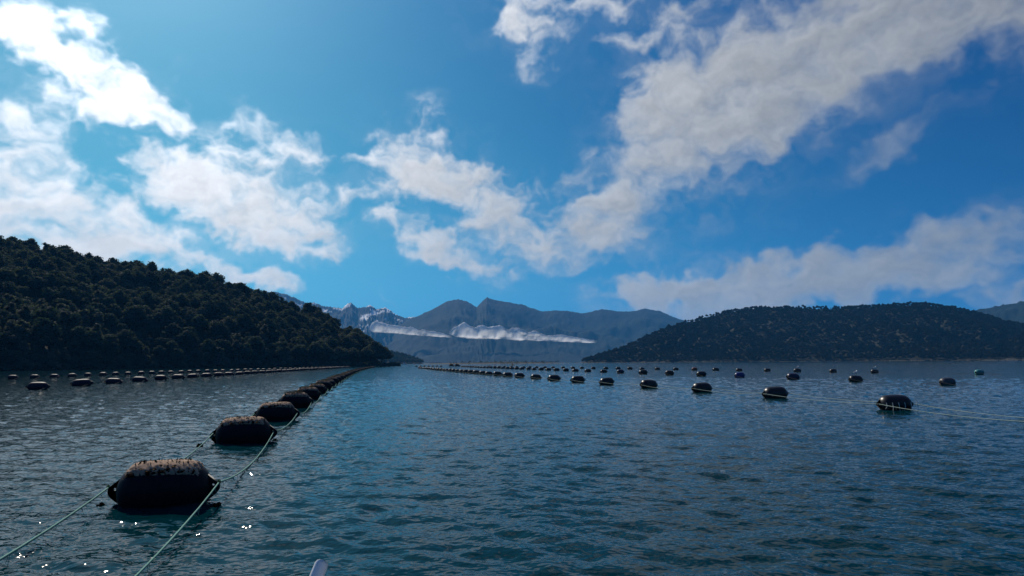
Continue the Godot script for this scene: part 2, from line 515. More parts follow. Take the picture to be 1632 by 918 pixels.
# crown of a tree 10 m tall; kind 0 domed, 1 flat layered, 2 tall narrow, 3 broad
func crown(kind: int, dense: float, leaf: float) -> MB:
	var m := MB.new()
	var blobs := []
	match kind:
		0:
			for k in 9:
				var a := k * 2.4 + rng.randf() * 0.5; var q := 2.6 * sqrt((k + 0.3) / 9.0)
				blobs.append([Vector3(cos(a) * q, 8.3 - q * q * 0.42 + rng.randf_range(-1.1, 0.7), sin(a) * q), Vector3(1.5, 1.45, 1.5) * rng.randf_range(0.55, 1.25)])
			blobs.append([Vector3(0, 6.0, 0), Vector3(2.9, 2.2, 2.9)])
		1:
			for lay in 3:
				var y: float = [8.9, 7.5, 5.9][lay]
				var n: int = [4, 5, 4][lay]
				for k in n:
					var a := k * TAU / n + lay + rng.randf() * 0.6; var q: float = [1.5, 2.5, 2.8][lay] * rng.randf_range(0.6, 1.0)
					blobs.append([Vector3(cos(a) * q, y + rng.randf_range(-0.4, 0.4), sin(a) * q), Vector3(1.7, 0.75, 1.7) * rng.randf_range(0.75, 1.15)])
			blobs.append([Vector3(0, 5.0, 0), Vector3(2.2, 1.6, 2.2)])
		2:
			for k in 9:
				var y := 3.5 + k * 0.78
				var q := 1.25 * (1.0 - 0.5 * k / 9.0)
				var a := k * 2.4
				blobs.append([Vector3(cos(a) * q, y, sin(a) * q), Vector3(1.45, 1.2, 1.45) * rng.randf_range(0.8, 1.1) * (1.0 - 0.03 * k)])
		3:
			for k in 11:
				var a := k * 2.4 + rng.randf() * 0.5; var q := 3.3 * sqrt((k + 0.2) / 11.0)
				blobs.append([Vector3(cos(a) * q, 7.9 - q * q * 0.34 + rng.randf_range(-1.2, 0.8), sin(a) * q), Vector3(1.45, 1.3, 1.45) * rng.randf_range(0.5, 1.25)])
			blobs.append([Vector3(0, 5.2, 0), Vector3(3.1, 2.0, 3.1)])
	for b in blobs:
		ball(m, b[0], (b[1] as Vector3) * 0.74, Color(0.75, 0.75, 0.75), 8, 6)
		var area: float = b[1].x * b[1].z
		leaves(m, b[0], b[1], int(dense * area), leaf)
	return m

func trunk(h: float) -> MB:
	var m := MB.new()
	tube(m, [Vector3(0, -0.8, 0), Vector3(0.1, h * 0.4, 0.05), Vector3(0, h * 0.8, 0)], [0.34, 0.24, 0.1], 7)
	for k in 3:
		var a := k * 2.1
		tube(m, [Vector3(0.08, h * (0.35 + 0.1 * k), 0), Vector3(cos(a) * 1.1, h * (0.5 + 0.1 * k), sin(a) * 1.1), Vector3(cos(a) * 1.9, h * (0.62 + 0.08 * k), sin(a) * 1.9)], [0.14, 0.1, 0.05], 5)
	return m

func tube(m: MB, pts: Array, rad: Array, sides := 6, col := Color.WHITE, caps := false) -> void:
	var first := m.v.size()
	var n := pts.size()
	var side := Vector3.RIGHT
	for k in n:
		var d: Vector3 = ((pts[mini(k + 1, n - 1)] as Vector3) - (pts[maxi(k - 1, 0)] as Vector3)).normalized()
		if k == 0: side = d.cross(Vector3.UP if absf(d.y) < 0.9 else Vector3.RIGHT).normalized()
		side = (side - d * side.dot(d)).normalized()
		var up := d.cross(side)
		for s in sides:
			var a := TAU * s / sides
			var o := side * cos(a) + up * sin(a)
			m.vert(pts[k] + o * rad[k], o, col)
	m.grid(first, sides, n, true)
	if caps:
		for e in 2:
			var at := first if e == 0 else first + (n - 1) * sides
			var c := m.vert(pts[0 if e == 0 else n - 1], ((pts[0] - pts[1]) if e == 0 else (pts[n - 1] - pts[n - 2])).normalized(), col)
			for s in sides:
				if e == 0: m.tri(c, at + s, at + (s + 1) % sides)
				else: m.tri(c, at + (s + 1) % sides, at + s)

# ================================================================ floats and ropes
const HALF := 0.62
const RAD := 0.375
const RIDE := 0.215
func prof(t: float) -> float:
	return RAD * pow(maxf(1.0 - pow(absf(t), 4.4), 0.0), 0.52)

func float_body(seed_v: float) -> MB:
	var m := MB.new()
	var nu := 28; var nv := 65
	for j in nv:
		var t := sin(PI * 0.5 * (2.0 * j / (nv - 1) - 1.0))
		t = lerpf(t, 2.0 * j / (nv - 1) - 1.0, 0.35)
		var r := maxf(prof(t), 0.012)
		var slope := (prof(minf(t + 0.01, 1.0)) - prof(maxf(t - 0.01, -1.0))) / (0.02 * HALF)
		for k in nu:
			var a := TAU * k / nu
			var q := 1.0 + 0.016 * exp(-pow((absf(t) - 0.66) / 0.022, 2.0)) + 0.010 * exp(-pow(t / 0.012, 2.0)) + 0.008 * sin(a * 3.0 + seed_v + t * 4.0) + 0.006 * sin(t * 9.0 + seed_v)
			m.vert(Vector3(t * HALF, cos(a) * r * q, sin(a) * r * q), Vector3(-slope, cos(a), sin(a)).normalized(), Color.WHITE, Vector2(t, a / TAU))
	m.grid(0, nu, nv, true)
	return m

func lug(s: float) -> MB:                                           # flat tapering eye at the end of a float, with a hole for the lashing
	var m := MB.new()
	var hole := Vector2(0.655, 0.03)
	var rim := [[0.46, 0.25], [0.53, 0.225], [0.60, 0.165], [0.66, 0.115], [0.71, 0.075], [0.738, 0.035], [0.745, 0.0], [0.738, -0.04], [0.71, -0.085], [0.66, -0.13], [0.60, -0.18], [0.53, -0.235], [0.46, -0.25], [0.45, -0.1], [0.45, 0.0], [0.45, 0.1]]
	var n := rim.size()
	for face in 2:
		var z := 0.030 if face == 0 else -0.030
		var first := m.v.size()
		for ring in 2:
			for k in n:
				var p := Vector2(rim[k][0], rim[k][1])
				if ring == 0: p = hole + (p - hole).normalized() * 0.022
				m.vert(Vector3(p.x * s, p.y, z), Vector3(0, 0, signf(z)))
		m.grid(first, n, 2, true)
	for ring in 2:                                                  # outer edge and the wall of the hole
		var first := m.v.size()
		for face in 2:
			for k in n:
				var src := m.v[face * n * 2 + ring * n + k]
				var c := Vector3(hole.x * s, hole.y, src.z)
				m.vert(src, (src - c).normalized() * (1.0 if ring == 1 else -1.0))
		m.grid(first, n, 2, true)
	return m

func growth(kind: int, sd: int) -> MB:                              # crust of mussels and weed on top of a float
	var m := MB.new()
	var r := RandomNumberGenerator.new(); r.seed = sd
	var nz := FastNoiseLite.new(); nz.seed = sd; nz.frequency = 5.0; nz.fractal_octaves = 4
	var nu := 44; var nv := 22
	for j in nv:
		var a := lerpf(-0.82, 0.82, float(j) / (nv - 1)) 
		for k in nu:
			var t := lerpf(-0.80, 0.80, float(k) / (nu - 1))
			var edge := 1.0 - maxf(pow(absf(t) / 0.80, 6.0), pow(absf(a) / 0.82, 4.0))
			var e := nz.get_noise_2d(t * 1.6, a * 1.4)
			var thick := -0.012 + 0.034 * smoothstep(-0.02, 0.45, edge + e * 0.9) + absf(nz.get_noise_2d(t * 7.0, a * 7.0)) * 0.035 * clampf(edge * 2.0, 0.0, 1.0)
			var rr := prof(t) + thick
			var dark := 0.75 * smoothstep(0.08, 0.45, nz.get_noise_2d(t * 4.0 + 9.0, a * 4.0))
			var col := Color(0.34, 0.235, 0.165).lerp(Color(0.05, 0.04, 0.038), dark) * (0.85 + 0.3 * r.randf())
			m.vert(Vector3(t * HALF, cos(a) * rr, sin(a) * rr), Vector3.UP, col)
	m.grid(0, nu, nv)
	m.smooth_normals()
	if m.n[nu * nv / 2 + nu / 2].y < 0.0:
		for k in m.n.size(): m.n[k] = -m.n[k]
		for t in range(0, m.i.size(), 3):
			var q := m.i[t]; m.i[t] = m.i[t + 1]; m.i[t + 1] = q
	# mussels and dark lumps
	for k in (150 if kind == 0 else 90):
		var t := r.randf_range(-0.76, 0.76); var a := r.randf_range(-0.78, 0.78)
		if r.randf() < 0.5: a = (0.68 + r.randf_range(-0.1, 0.1)) * (1.0 if r.randf() < 0.5 else -1.0)
		var rr := prof(t) + 0.02
		var s := r.randf_range(0.010, 0.024)
		var bright := r.randf()
		ball(m, Vector3(t * HALF, cos(a) * rr, sin(a) * rr), Vector3(s * r.randf_range(0.8, 1.8), s * r.randf_range(0.7, 1.4), s), Color(0.03, 0.025, 0.03) if bright < 0.7 else Color(0.22, 0.17, 0.13), 6, 4)
	# weed tufts
	for k in (30 if kind == 0 else 170):
		var t := r.randf_range(-0.66, 0.5); var a := r.randf_range(-0.5, 0.5)
		var rr := prof(t) + 0.015
		var base := Vector3(t * HALF, cos(a) * rr, sin(a) * rr)
		var l := r.randf_range(0.03, 0.07) if kind == 0 else r.randf_range(0.05, 0.17)
		var d := Vector3(r.randf_range(-0.7, 0.7), 1, r.randf_range(-0.7, 0.7)).normalized()
		var q := r.randf()
		tube(m, [base, base + d * l * 0.6, base + (d + Vector3(r.randf_range(-0.5, 0.5), -0.1, 0)) * l], [0.008, 0.007, 0.002], 4, Color(0.12, 0.10, 0.06).lerp(Color(0.20, 0.15, 0.09), q))
	return m

func span(a: Vector3, b: Vector3, sag: float, n: int) -> Array:
	var o := []
	for k in n:
		var t := float(k) / n
		var p := a.lerp(b, t)
		p.y -= sag * 4.0 * t * (1.0 - t)
		o.append(p)
	return o

func rope_line(ends: Array, r: float, sags: Array) -> MB:
	var pts := []
	for k in ends.size() - 1:
		var far: float = (ends[k] as Vector3).length()
		pts.append_array(span(ends[k], ends[k + 1], sags[k % sags.size()], 12 if far < 60.0 else 5))
	pts.append(ends[-1])
	var rad := []
	for k in pts.size(): rad.append(r * rng.randf_range(0.9, 1.15))
	var m := MB.new()
	tube(m, pts, rad, 6, Color.WHITE, true)
	for k in ends.size():                                           # knots at the floats, loose strands between the near ones
		if (ends[k] as Vector3).length() > 60.0: break
		for q in 3: ball(m, ends[k] + Vector3(rng.randf_range(-0.02, 0.02), rng.randf_range(-0.03, 0.02), rng.randf_range(-0.02, 0.02)), Vector3(1.0, 1.2, 1.0) * r * rng.randf_range(1.6, 2.4), Color.WHITE, 6, 4)
	for k in pts.size() - 1:
		if (pts[k] as Vector3).length() > 40.0: continue
		for q in 5:
			var p: Vector3 = (pts[k] as Vector3).lerp(pts[k + 1], rng.randf())
			var l := rng.randf_range(0.03, 0.11)
			tube(m, [p, p + Vector3(rng.randf_range(-0.03, 0.03), -l * 0.5, rng.randf_range(-0.03, 0.03)), p + Vector3(rng.randf_range(-0.05, 0.05), -l, rng.randf_range(-0.05, 0.05))], [r * 0.3, r * 0.25, r * 0.1], 3)
	return m

# ================================================================ build
func _ready() -> void:
	rng.seed = 20240
	# ---- camera, sky, sun, exposure, air
	var cam := Camera3D.new()
	cam.name = "camera"
	cam.fov = rad_to_deg(2.0 * atan(459.0 / 1031.0))
	cam.position = Vector3(0, EYE, 0)
	cam.rotation_degrees = Vector3(6.56, 0, -0.4)
	cam.near = 0.05; cam.far = 40000.0
	cam.current = true
	add_child(cam)
	var we := WorldEnvironment.new()
	we.name = "environment"
	var env := Environment.new()
	env.background_mode = Environment.BG_SKY
	var sky := Sky.new()
	var pan := PanoramaSkyMaterial.new()
	pan.panorama = make_sky()
	sky.sky_material = pan
	env.sky = sky
	env.ambient_light_source = Environment.AMBIENT_SOURCE_SKY
	env.tonemap_mode = Environment.TONE_MAPPER_LINEAR
	env.tonemap_exposure = 1.0
	env.sdfgi_enabled = true; env.ssao_enabled = true; env.ssil_enabled = true
	env.fog_enabled = true
	env.fog_density = 0.00009
	env.fog_light_color = Color(0.33, 0.70, 1.0)
	we.environment = env
	add_child(we)
	var sun := DirectionalLight3D.new()
	sun.name = "sun"
	sun.light_energy = 1.6
	sun.light_color = Color(1.0, 0.96, 0.9)
	sun.light_angular_distance = 0.53
	sun.shadow_enabled = true
	sun.look_at_from_position(to_sun * 100.0, Vector3.ZERO)
	add_child(sun)
	make_water()
	make_land()
	make_clouds()
	make_rows()
	make_small_things()
	make_boat()

func soil() -> StandardMaterial3D:
	var m := mat(Color(1, 1, 1), 0.95, 0.2)
	m.vertex_color_use_as_albedo = true
	return m

func make_land() -> void:
	var ground := soil()
	# ---------------- left hill
	var ridge := V([[-355.7, 54.2, -291.7], [-339.7, 62.9, -339.1], [-313.2, 70.1, -389.7], [-293.2, 69.2, -405], [-273.4, 63.4, -424.6], [-245, 60.7, -441.6], [-209.3, 55.1, -454.1], [-174.4, 41.9, -463.2], [-142.6, 33.1, -463.5], [-110.1, 15.2, -451.8], [-86, 0.9, -441.3], [-80, -1.5, -440]])
	var shore := V([[-176.3, -147.8], [-182, -185.6], [-185.6, -235.7], [-179.5, -252.7], [-176.5, -278.8], [-165.4, -302.7], [-147, -323.1], [-129.3, -346.7], [-112.4, -368.2], [-94.3, -388.7], [-80.1, -413.9], [-74, -428]])
	var lh := hill(ridge, shore, 150.0, 0.85, 7.0, 4, 0.012)
	var lm := lh.mesh(130, 48, func(p: Vector3, _n: Vector3): return Color(0.020, 0.022, 0.016) if p.y > 1.6 else Color(0.10, 0.085, 0.07))
	lm.surface_set_material(0, ground)
	tag(put("hill", lm), "steep wooded hill rising from the water on the left", "", "", "structure")
	# crowns
	var leafs := []
	for t in [[0.050, 0.068, 0.058], [0.080, 0.090, 0.076], [0.040, 0.054, 0.054], [0.110, 0.112, 0.104]]:
		var m := mat(Color(t[0], t[1], t[2]), 0.9, 0.15)
		m.vertex_color_use_as_albedo = true
		m.backlight_enabled = true
		m.backlight = Color(0.85, 0.92, 0.62)
		leafs.append(m)
	var bark := mat(Color(0.05, 0.042, 0.036), 0.9, 0.2)
	var tr := trunk(9.0).mesh(bark)
	var kinds := []
	for k in 8:
		kinds.append([crown([0, 1, 3, 2, 0, 3, 0, 2][k], 55.0, 0.38), k % 4])
	var kind_meshes := []
	for k in kinds: kind_meshes.append((k[0] as MB).mesh(leafs[k[1]]))
	var spots := []
	var taken := {}
	for k in 9000:
		var u := rng.randf() * 0.985; var v := pow(rng.randf(), 0.85) * 1.04
		var p := lh.point(u, v)
		if p.y < 0.6: continue
		var key := Vector2i(floori(p.x / 5.8), floori(p.z / 5.8))
		if taken.has(key): continue
		taken[key] = true
		spots.append([p, v, u])
		if spots.size() > 2600: break
	spots.sort_custom(func(a, b): return Vector2(a[0].x, a[0].z).length() < Vector2(b[0].x, b[0].z).length())
	# keep 300 as single trees: those nearest, and those that stand against the sky
	var rest := []
	var made := 0
	var protos := []
	var alike := {}
	for k in kind_meshes.size(): protos.append(null)
	var tone := ["dark green", "olive green", "blackish green", "grey-green"]
	var shape := ["round-crowned", "flat-topped layered", "broad-crowned", "tall narrow", "round-crowned", "broad-crowned", "round-crowned", "tall narrow"]
	for s in spots:
		var p: Vector3 = s[0]
		var in_view: bool = absf(p.x / -p.z) < 0.86
		var sky_line: bool = s[1] > 0.93
		if not (in_view and made < 298 and (made < 235 or sky_line)):
			if in_view or p.z < -120: rest.append(s)
			continue
		var k := rng.randi() % kind_meshes.size()
		if sky_line and rng.randf() < 0.5: k = [1, 6, 0][rng.randi() % 3]
		var o: Node3D
		if protos[k] == null:
			o = thing("evergreen_tree")
			put("trunk", tr, o)
			put("crown", kind_meshes[k], o)
			protos[k] = o
		else:
			o = protos[k].duplicate()
			o.name = numbered("evergreen_tree")
			add_child(o, true)
		var sc := rng.randf_range(0.72, 1.32) * (1.4 if rng.randf() < 0.12 else 1.0) * (0.72 if s[1] < 0.06 else 1.0)
		if sky_line: sc *= rng.randf_range(0.75, 1.25)
		if k == 1: sc *= 0.85
		sc = minf(sc, 1.4 if not sky_line else 1.25)
		o.position = p + Vector3(0, -0.3, 0)
		o.rotation = Vector3(rng.randf_range(-0.06, 0.06), rng.randf() * TAU, rng.randf_range(-0.06, 0.06))
		o.scale = Vector3(sc * rng.randf_range(0.95, 1.25), sc, sc * rng.randf_range(0.95, 1.25))
		var where := "on the left hill's skyline" if sky_line else ("at the left hill's waterline" if s[1] < 0.12 else "low on the left hill")
		var kind := "%s %s tree %s" % [shape[k], tone[kinds[k][1]], where]
		alike.get_or_add(kind, []).append(o)
		made += 1
	for kind in alike:                                             # told apart by their order from left to right
		var of_kind: Array = alike[kind]
		of_kind.sort_custom(func(a, b): return a.position.x / -a.position.z < b.position.x / -b.position.z)
		for k in of_kind.size():
			tag(of_kind[k], "%s, %s such from the left" % [kind, ordinal(k + 1)], "tree", "trees of the left hill")
	forest("forest", rest, "dense dark forest covering the upper left hill", 0.72, 1.4)
	var fringe := []
	for k in 620:
		var v := rng.randf_range(0.008, 0.05); var u := rng.randf() * 0.99
		fringe.append([lh.point(u, v), v, u])
	forest("shrubbery", fringe, "low bushes fringing the shore under the left hill's trees", 0.22, 0.5)
	var rubble := []
	for k in 700:
		var v := rng.randf_range(0.002, 0.022); var u := rng.randf() * 0.99
		rubble.append([lh.point(u, v), v, u])
	shore_rocks(rubble, "pale broken rock strewn along the left shore", 0.25, 0.9)
	# ---------------- right hill
	var r2 := V([[60, -12, -1120], [97.3, -6.3, -1145.9], [155.9, 9.6, -1212], [227.3, 30.9, -1282], [305.1, 62.3, -1347.9], [354.4, 78.7, -1385.4], [422.7, 96.5, -1432.9], [494, 113.6, -1477.6], [549.2, 119.8, -1470.8], [622.4, 118.2, -1441.3], [702, 114.3, -1404.3], [755.2, 114.2, -1376.4], [795.6, 115.8, -1353.5], [843.1, 115.3, -1324.4], [886.9, 102.1, -1295.5], [919.7, 89.9, -1272.4], [950.4, 73.3, -1249.6], [973.9, 63.5, -1231.4], [1057.7, 23.8, -1160.2], [1158.4, 4.7, -1059.7]])
	var s2 := V([[60, -1112], [94.8, -1116], [142.5, -1110.9], [194.7, -1103], [245.5, -1092.8], [275.3, -1085.6], [314, -1075.1], [351.6, -1063.4], [387.8, -1050.7], [439.7, -1030.1], [493, -997.3], [524.5, -966.9], [547.6, -942.5], [573.8, -912], [597.2, -881.8], [614, -857.9], [629.3, -834.3], [640.3, -815.7], [675.7, -744], [705.9, -647]])
	var rh := hill(r2, s2, 420.0, 0.9, 20.0, 9, 0.006)
	rh.gully = 9.0
	var rm := rh.mesh(150, 44, func(p: Vector3, _n: Vector3): return Color(0.030, 0.028, 0.020) if p.y > 0.7 else Color(0.07, 0.065, 0.055))
	rm.surface_set_material(0, ground)
	tag(put("hill", rm), "long low wooded hill across the water on the right", "", "", "structure")
	forest("forest", scatter(rh, 15000, 4.8, 1.5), "distant scrubby forest covering the long right hill", 0.38, 0.80, true)
	var rubble2 := []
	for k in 1200:
		var v := rng.randf_range(0.001, 0.014); var u := rng.randf()
		if n_big.get_noise_1d(u * 9.0) > 0.0: rubble2.append([rh.point(u, v), v, u])
	shore_rocks(rubble2, "broken rock strewn along the shore of the right hill", 0.4, 1.3)
	# ---------------- headland beyond the left hill
	var hr := V([[-440, 48, -1430], [-361.1, 34.1, -1455.9], [-307.3, 25.6, -1468.2], [-273, 22.6, -1474.9], [-252.2, 18.3, -1478.6], [-231.3, 12.5, -1482.1], [-213, 5.3, -1484.8], [-196.1, -3.4, -1487.1]])
	var hd := hill(hr, feet(hr, 130.0), 150.0, 0.8, 3.0, 21, 0.01)
	var hm := hd.mesh(50, 20, func(_p: Vector3, _n: Vector3): return Color(0.028, 0.03, 0.022))
	hm.surface_set_material(0, ground)
	tag(put("headland", hm), "small dark wooded headland beyond the left hill", "", "", "structure")
	forest("forest", scatter(hd, 900, 6.5, 1.0), "far trees covering the small headland", 0.6, 1.0)
	# ---------------- low spit in the middle distance
	var sr := V([[-170, -1, -1010], [-121, 1.6, -1000], [-60, 2.4, -1002], [-10, 3.6, -1006], [40, 2.6, -1002], [70, 1.4, -1000], [95, -1, -998]])
	var sp := hill(sr, feet(sr, 22.0), 30.0, 0.8, 0.6, 31, 0.05)
	var sm := sp.mesh(80, 10, func(p: Vector3, _n: Vector3): return Color(0.05, 0.05, 0.035) if p.y > 1.0 else Color(0.12, 0.11, 0.095))
	sm.surface_set_material(0, ground)
	tag(put("land", sm), "thin low spit of land on the far water", "", "", "structure")
	forest("shrubbery", scatter(sp, 240, 3.0, 0.8), "low bushes along the far spit", 0.12, 0.28)
	# ---------------- mountains
	var rock := func(p: Vector3, n: Vector3) -> Color:
		var f := n_big.get_noise_3dv(p * 0.0016)
		return Color(0.010, 0.015, 0.011).lerp(Color(0.020, 0.021, 0.021), clampf(smoothstep(330.0, 620.0, p.y) + f * 0.5, 0.0, 1.0))
	var cr := V([[-1900, 60, -5560], [-1386.7, 62.1, -5598.8], [-1122.8, 212.5, -5616.9], [-962.2, 336.7, -5622.3], [-843, 401.6, -5623.6], [-690.3, 471.6, -5621.8], [-569.9, 536.2, -5617.6], [-471, 557, -5612.3], [-388.5, 533.9, -5606.6], [-306.3, 483.4, -5599.6], [-262.4, 532, -5595.5], [-218.9, 570.5, -5600.5], [-142.9, 543.9, -5614.2], [-6.4, 523, -5636], [130.9, 485.1, -5654.5], [268.7, 446.7, -5669.6], [379.7, 457.7, -5679.3], [490.7, 452, -5686.9], [629.2, 429.4, -5693.3], [796.6, 467.3, -5696.6], [934.4, 444.1, -5695.9], [1044.6, 443.1, -5693], [1181.9, 452.7, -5686.5], [1317, 423.4, -5677.2], [1450.1, 371.9, -5665.4], [1712.6, 302.3, -5633.4], [2065.8, 161.9, -5573.5], [2700, 140, -5400]])
	var cm := hill(cr, feet(cr, 1900.0), 1500.0, 1.25, 110.0, 51, 0.0011)
	cm.gully = 18.0; cm.jag = 5.0
	mountain(cm, 320, 70, rock, "broad blue mountain with twin summits across the fjord")
	var mr := V([[-4600, 640, -6300], [-3900, 690, -6600], [-3417.4, 723.2, -6788.3], [-3091.2, 771.6, -6943], [-2860.8, 798.6, -7041], [-2680.3, 808.6, -7111.7], [-2525.2, 787.6, -7168.2], [-2365.8, 714.5, -7222.4], [-2301.2, 687.7, -7243.3], [-2237, 696.2, -7263.3], [-2138.4, 655.5, -7293], [-2039.5, 650.1, -7321.2], [-1939.3, 630.2, -7348.4], [-1886.9, 688.6, -7362], [-1839.9, 703.7, -7373.9], [-1770.8, 639.8, -7390.8], [-1682.3, 655.4, -7411.5], [-1634.5, 677.8, -7422.2], [-1564.5, 627.8, -7437.2], [-1474.4, 650.5, -7455.6], [-1411, 622, -7467.9], [-1354.1, 571.4, -7478.4], [-1247.7, 535.5, -7496.9], [-1141.1, 543.3, -7513.8], [-997.4, 499.8, -7534.3], [-707.3, 353.2, -7567], [-300, 200, -7600]])
	for k in mr.size(): mr[k] = Vector3(mr[k].x * 0.8, (mr[k].y - EYE) * 0.8 + EYE, mr[k].z * 0.8)
	var mm := hill(mr, feet(mr, 1700.0), 1500.0, 1.3, 90.0, 61, 0.0012)
	mm.gully = 46.0; mm.jag = 11.0
	var snowy := func(at: Vector3, n: Vector3) -> Color:
		var p := at / 0.8
		var f := n_fine.get_noise_3dv(p * 0.00052 * Vector3(1, 2.2, 1))
		var field := exp(-pow((p.x + 1530.0) / 130.0, 2.0)) * 0.42 + exp(-pow((p.x + 1160.0) / 90.0, 2.0)) * 0.34 + exp(-pow((p.x + 2130.0) / 110.0, 2.0)) * 0.30 + exp(-pow((p.x + 1900.0) / 60.0, 2.0)) * 0.22
		var s := smoothstep(0.42, 0.48, f * 1.1 + field + smoothstep(430.0, 640.0, p.y) * 0.10 - (0.2 if p.y < 460.0 else 0.0))
		return Color(0.022, 0.025, 0.026).lerp(Color(0.80, 0.82, 0.84), s)
	mountain(mm, 420, 90, snowy, "jagged far range with snow patches behind the left hill")
	var br := V([[1500, 60, -3290], [1772.4, 163.3, -3133.5], [1950.3, 209, -3025.9], [2071.5, 228, -2944.3], [2146.9, 239.9, -2889.8], [2239.2, 257.8, -2818.9], [2380.3, 279.9, -2700.8], [2554.9, 248.2, -2536.2], [2900, 200, -2200]])
	var bm := hill(br, feet(br, 900.0), 700.0, 1.1, 40.0, 71, 0.003)
	bm.gully = 14.0; bm.jag = 5.0
	mountain(bm, 120, 40, rock, "dim mountain behind the right end of the long hill")
	# ---------------- boulders on the left shore
	var stone := mat(Color(1, 1, 1), 0.85, 0.3)
	stone.vertex_color_use_as_albedo = true
	var rocks := []
	var stones := []
	for k in 3:
		var m := MB.new()
		ball(m, Vector3.ZERO, Vector3(1.0, 0.62, 0.8), Color(0.34, 0.31, 0.27) * [1.0, 0.75, 1.25][k], 10, 8, 0.16)
		m.smooth_normals()
		if m.n[40].dot(m.v[40]) < 0.0:
			for q in m.n.size(): m.n[q] = -m.n[q]
		rocks.append(m.mesh(stone))
	for k in 44:
		var u := rng.randf_range(0.50, 0.72) if k < 30 else rng.randf_range(0.16, 0.22)
		var p := lh.point(u, 0.0)
		var q := lh.point(u, 0.05)
		p = p.lerp(q, rng.randf_range(0.1, 0.9))
		var o := put("boulder", rocks[k % 3])
		o.position = Vector3(p.x, rng.randf_range(0.05, 0.5), p.z)
		var sc := rng.randf_range(0.8, 2.3)
		o.scale = Vector3(sc * rng.randf_range(0.9, 1.6), sc * 0.8, sc)
		o.rotation.y = rng.randf() * TAU
		stones.append(o)
	stones.sort_custom(func(a, b): return a.position.x / -a.position.z < b.position.x / -b.position.z)
	for k in stones.size(): tag(stones[k], "pale boulder at the waterline below the left hill's trees, %s from the left" % ordinal(k + 1), "boulder", "pale boulders along the left shore")

func mountain(h: Hill, nu: int, nv: int, tint: Callable, label: String) -> void:
	var m := h.mesh(nu, nv, tint)
	var s := soil()
	m.surface_set_material(0, s)
	tag(put("mountain", m), label, "", "", "structure")

func scatter(h: Hill, count: int, cell: float, low: float) -> Array:
	var o := []
	var taken := {}
	for k in count * 3:
		var u := rng.randf(); var v := rng.randf() * 1.06
		var p := h.point(u, v)
		if p.y < low: continue
		var key := Vector2i(floori(p.x / cell), floori(p.z / cell))
		if taken.has(key): continue
		taken[key] = true
		o.append([p, v, u])
		if o.size() >= count: break
	return o

func shore_rocks(spots: Array, label: String, lo: float, hi: float) -> void:
	var st := MB.new()
	ball(st, Vector3.ZERO, Vector3(1.2, 0.6, 0.9), Color.WHITE, 7, 5, 0.2)
	var m := mat(Color(1, 1, 1), 0.85, 0.3)
	m.vertex_color_use_as_albedo = true
	var mm := MultiMesh.new()
	mm.transform_format = MultiMesh.TRANSFORM_3D
	mm.use_colors = true
	mm.mesh = st.mesh(m)
	mm.instance_count = spots.size()
	for k in spots.size():
		var s := rng.randf_range(lo, hi)
		var p: Vector3 = spots[k][0]
		mm.set_instance_transform(k, Transform3D(Basis.from_euler(Vector3(0, rng.randf() * TAU, rng.randf_range(-0.2, 0.2))).scaled(Vector3(s, s, s)), Vector3(p.x, maxf(p.y, 0.05) + 0.05, p.z)))
		mm.set_instance_color(k, Color(0.30, 0.275, 0.24) * rng.randf_range(0.5, 1.3))
	var o := MultiMeshInstance3D.new()
	o.multimesh = mm
	o.name = numbered("rubble")
	add_child(o, true)
	tag(o, label, "rocks", "", "stuff")

var far_crown: ArrayMesh
func forest(called: String, spots: Array, label: String, lo: float, hi: float, brown := false) -> void:
	if far_crown == null:
		var m := mat(Color(1, 1, 1), 0.9, 0.15)
		m.vertex_color_use_as_albedo = true
		m.backlight_enabled = true
		m.backlight = Color(0.85, 0.92, 0.62)
		far_crown = crown(0, 38.0, 0.40).mesh(m)
	var mm := MultiMesh.new()
	mm.transform_format = MultiMesh.TRANSFORM_3D
	mm.use_colors = true
	mm.mesh = far_crown
	mm.instance_count = spots.size()
	for k in spots.size():
		var p: Vector3 = spots[k][0]
		var s := rng.randf_range(lo, hi)
		var b := Basis.from_euler(Vector3(rng.randf_range(-0.12, 0.12), rng.randf() * TAU, rng.randf_range(-0.12, 0.12))).scaled(Vector3(s * rng.randf_range(0.9, 1.4), s * rng.randf_range(0.8, 1.15), s * rng.randf_range(0.9, 1.4)))
		mm.set_instance_transform(k, Transform3D(b, p + Vector3(0, -0.8 * s, 0)))
		var f := n_big.get_noise_3dv(p * 0.0022)
		var c := Color(0.044, 0.058, 0.052).lerp(Color(0.100, 0.104, 0.092), pow(rng.randf(), 2.0))
		if brown: c = (c * 0.24).lerp(Color(0.034, 0.026, 0.020), clampf(0.35 + f * 1.6, 0.0, 1.0) * (0.75 if p.y < 70.0 else 0.4))
		mm.set_instance_color(k, c * (rng.randf_range(0.88, 1.12) if brown else rng.randf_range(0.75, 1.25)))
	var o := MultiMeshInstance3D.new()
	o.multimesh = mm
	o.name = numbered(called)
	add_child(o, true)
	tag(o, label, "forest" if called == "forest" else "shrubs", "", "stuff")

